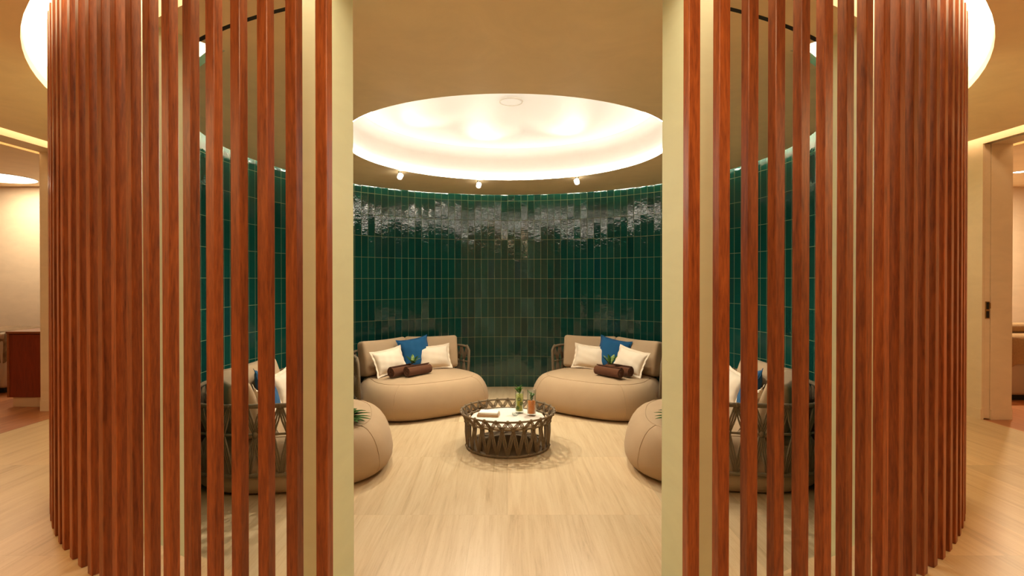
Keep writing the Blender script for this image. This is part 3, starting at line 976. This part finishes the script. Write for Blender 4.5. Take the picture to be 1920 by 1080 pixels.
def drink(loc, r, h, hl, mat, lab, leaves, tilt=0, seed=1):
    e = empty('drink_glass', (loc[0], loc[1], ZTAB)); tag(e, lab, 'drink', 'drinks on the coffee table')
    bm = bmesh.new()
    add_lathe(bm, [(0, .001), (r * .94, .001), (r, .006), (r, h), (r - .0035, h), (r - .0035, .024), (0, .022)], 32)
    obj('tumbler', bm, M['glass'], e, True)
    bm = bmesh.new(); add_lathe(bm, [(0, .0235), (r - .005, .0255), (r - .005, hl), (0, hl)], 32); obj('liquid', bm, mat, e, True)
    bm = bmesh.new()
    rnd = random.Random(seed)
    for (a, el, L, wd) in leaves:
        add_leaf(bm, (rnd.uniform(-.012, .012), rnd.uniform(-.012, .012), hl + rnd.uniform(0, .05)), (math.cos(rad(a)), math.sin(rad(a)), el), L, wd, .2, .3)
    add_tube(bm, [(0, 0, hl - .01), (.004, .003, hl + .09)], .003, 5)
    obj('mint_sprig', bm, M['mint'], e, True)
    return e
lv = [(20, 1.0, .07, .032), (70, 1.6, .075, .03), (140, 1.1, .07, .03), (200, .9, .065, .03), (260, 1.3, .07, .03), (320, 1.0, .075, .034), (0, 2.6, .08, .03), (180, 2.4, .09, .03), (100, .5, .06, .03)]
g = drink((.121, 5.40), .043, .225, .195, M['limefill'], 'tall glass of lime green drink topped with mint leaves', lv, seed=3)
bm = bmesh.new()
for k in range(3):
    rr, zz, a = .0385, .06 + .045 * k, -1.57 + (-.5, .45, -.1)[k]
    add_lathe(bm, [(0, 0), (.019, .0), (.019, .003), (0, .003)], 16, 0, 0, 0)
    bmesh.ops.transform(bm, matrix=Matrix.Translation((rr * math.cos(a), rr * math.sin(a), zz)) @ Matrix.Rotation(a + PI / 2, 4, 'Z') @ Matrix.Rotation(PI / 2, 4, 'X'), verts=bm.verts[-34:])
obj('lime_slice', bm, M['leaf_pale'], g)
drink((.2415, 5.296), .046, .262, .148, M['orange'], 'tall glass of orange drink with mint leaves inside its rim', [(40, 1.6, .09, .04), (110, 2.2, .09, .035), (180, 1.6, .10, .045), (250, 2.2, .07, .03), (330, 1.5, .10, .035), (300, 3, .07, .03)], seed=8)
bm = bmesh.new(); add_lathe(bm, [(0, .001), (.022, .001), (.033, .012), (.035, .030), (.032, .030), (.029, .013), (.019, .005), (0, .005)], 28)
o = obj('glass_dish', bm, M['glass'], None, True, (.076, 5.285, ZTAB)); tag(o, 'small clear glass dish on the white table top in front of the drinks', 'dish')
tr = empty('serving_tray', (-.195, 5.30, ZTAB), rad(-6)); tag(tr, 'small pale wooden tray on the white coffee table top', 'tray')
obj('board', box(-.108, .108, -.075, .075, .001, .014, .004), M['tray'], tr)
bm = bmesh.new()
for b in ((-.108, .108, -.075, -.067), (-.108, .108, .067, .075), (-.108, -.1, -.066, .066), (.1, .108, -.066, .066)):
    add_box(bm, *b, .0145, .022)
obj('rim', bm, M['tray'], tr)
nk = obj('folded_napkin', (lambda bm: (bmesh.ops.subdivide_edges(bm, edges=bm.edges[:], cuts=3, use_grid_fill=True), bm)[1])(box(-.095, .098, -.062, .062, 0, .030, .009, 3)), M['napkin'], None, True, (-.192, 5.302, ZTAB + .0148), (0, 0, rad(-9)))
tag(nk, 'folded white napkin lying in the small wooden tray', 'napkin')

# ------------------------------------------------------------------ spotlights on the dome rim
SP = [(-1.272, 6.20, 'left', (-.66, 5.16)), (-.375, 6.78, 'middle', (-.17, 5.75)), (.862, 6.54, 'right', (.50, 5.50))]
spot0 = None
for (x, y, nm, aim) in SP:
    d = Vector((aim[0] - x, aim[1] - y, 0)); rz = math.atan2(d.y, d.x)
    if spot0 is None:
        s = spot0 = empty('spotlight')
        bm = bmesh.new(); add_lathe(bm, [(0, .012), (.022, .012), (.022, 0), (0, 0)], 20, -.02, 0, .02); add_tube(bm, [(-.02, 0, .02), (-.02, 0, -.012)], .006, 8); obj('bracket', bm, M['metal'], s, True)
        bm = bmesh.new(); add_tube(bm, [(-.035, 0, -.045), (-.03, 0, -.040), (.015, 0, -.016), (.022, 0, -.012)], [.020, .032, .034, .028], 16); hd = obj('head', bm, M['frost'], s, True)
        bm = bmesh.new(); add_tube(bm, [(-.042, 0, -.058), (-.040, 0, -.048), (-.036, 0, -.043)], [.010, .022, .024], 14); obj('lens', bm, M['lens'], s, True)
        bm = bmesh.new(); add_tube(bm, [(.0225, 0, -.0118), (.027, 0, -.0094)], [.018, .012], 14); obj('bulb', bm, M['lens'], s, True)
    else:
        s = copy_tree(spot0)
    s.location = (x, y, ZC - .032); s.rotation_euler = (0, 0, rz)
    tag(s, '%s one of three small lit spotlights on the far rim of the ceiling dome' % nm, 'spotlight', 'spotlights on the dome rim')
    L = bpy.data.lights.new('spot_beam', 'SPOT'); L.energy = 30; L.color = (1.0, .90, .72); L.spot_size = rad(46); L.spot_blend = .9; L.shadow_soft_size = .02
    lo = bpy.data.objects.new('spot_beam', L); C.objects.link(lo)
    src = Vector((x, y, ZC - .02)) + Vector((math.cos(rz), math.sin(rz), 0)) * .06
    lo.location = src
    lo.rotation_euler = (Vector((aim[0], aim[1], 2.978)) - src).to_track_quat('-Z', 'Y').to_euler()

# ------------------------------------------------------------------ lamps
for (x, y, nm, aim) in SP:
    L = bpy.data.lights.new('spot_flood', 'SPOT'); L.energy = 142; L.color = (1.0, .90, .70); L.spot_size = rad(140); L.spot_blend = .85; L.shadow_soft_size = .03
    lo = bpy.data.objects.new('spot_flood', L); C.objects.link(lo)
    src = Vector((x, y, ZC - .11)); lo.location = src
    lo.rotation_euler = (Vector((x * .4, 4.6, ZIN)) - src).to_track_quat('-Z', 'Y').to_euler()
def area(name, loc, size, power, col, rot=(0, 0, 0), shape='DISK', spread=180):
    L = bpy.data.lights.new(name, 'AREA'); L.shape = shape; L.size = size; L.energy = power; L.color = col
    if shape == 'RECTANGLE': L.size_y = size
    L.spread = rad(spread)
    o = bpy.data.objects.new(name, L); C.objects.link(o); o.location = loc; o.rotation_euler = rot
    return o
# unseen round fill lamps, added to light the slats and doorway pillars
for (x, y, p) in ((-0.5, 1.05, 11.5), (0.5, 1.05, 11.5), (-3.9, 1.0, 34), (3.9, 1.0, 34)):
    area('hall_fill', (x, y, ZX - .012), .36, p, (1.0, .65, .31))
    e = empty('hall_fill_disc', (x, y, ZX)); tag(e, 'round flush fill lamp added %s, %s of the middle' % ('in front of the doorway' if abs(x) < 1 else 'beside the corridor wall', 'left' if x < 0 else 'right'), 'ceiling light', 'added corridor fill lamps')
    bm = bmesh.new(); add_lathe(bm, [(0, -.006), (.185, -.006), (.19, .002)], 40); obj('diffuser', bm, M['disc'], e)
    bm = bmesh.new(); add_lathe(bm, [(.19, .002), (.19, -.010), (.205, -.010), (.21, .002)], 40); obj('rim', bm, M['white'], e)
# room lamps
area('room_lamp', (-6.33, 6.47, HEAD - .012), .74, 26, (1.0, .80, .52))
area('room_lamp', (5.985, 6.13, HEAD - .012), .10, 60, (1.0, .80, .52))
# ------------------------------------------------------------------ world, camera, view
wd = bpy.data.worlds.new('World'); bpy.context.scene.world = wd; wd.use_nodes = True
bg = wd.node_tree.nodes['Background']; bg.inputs[0].default_value = (1.0, .8, .55, 1); bg.inputs[1].default_value = 0.02
cam = bpy.data.cameras.new('Camera'); co = bpy.data.objects.new('Camera', cam); C.objects.link(co)
F = 980.0
cam.sensor_width = 36.0; cam.sensor_fit = 'HORIZONTAL'; cam.lens = 36.0 * F / 1920.0
TILT = 0.35
co.location = (0, 0, EYE); co.rotation_euler = (rad(90 - TILT), 0, 0)
cam.shift_x = 8.0 / 1920.0
cam.shift_y = -(540 - 524.5 - F * math.tan(rad(TILT))) / 1920.0
cam.clip_start = 0.02
sc = bpy.context.scene
sc.camera = co
sc.view_settings.view_transform = 'Standard'; sc.view_settings.look = 'None'; sc.view_settings.gamma = 1.0
sc.view_settings.use_curve_mapping = False
sc.view_settings.exposure = 0.14
cy = sc.cycles
cy.max_bounces = 8; cy.diffuse_bounces = 5; cy.glossy_bounces = 4; cy.transmission_bounces = 8
cy.caustics_reflective = False; cy.caustics_refractive = False
cy.sample_clamp_indirect = 6.0
cy.use_denoising = True
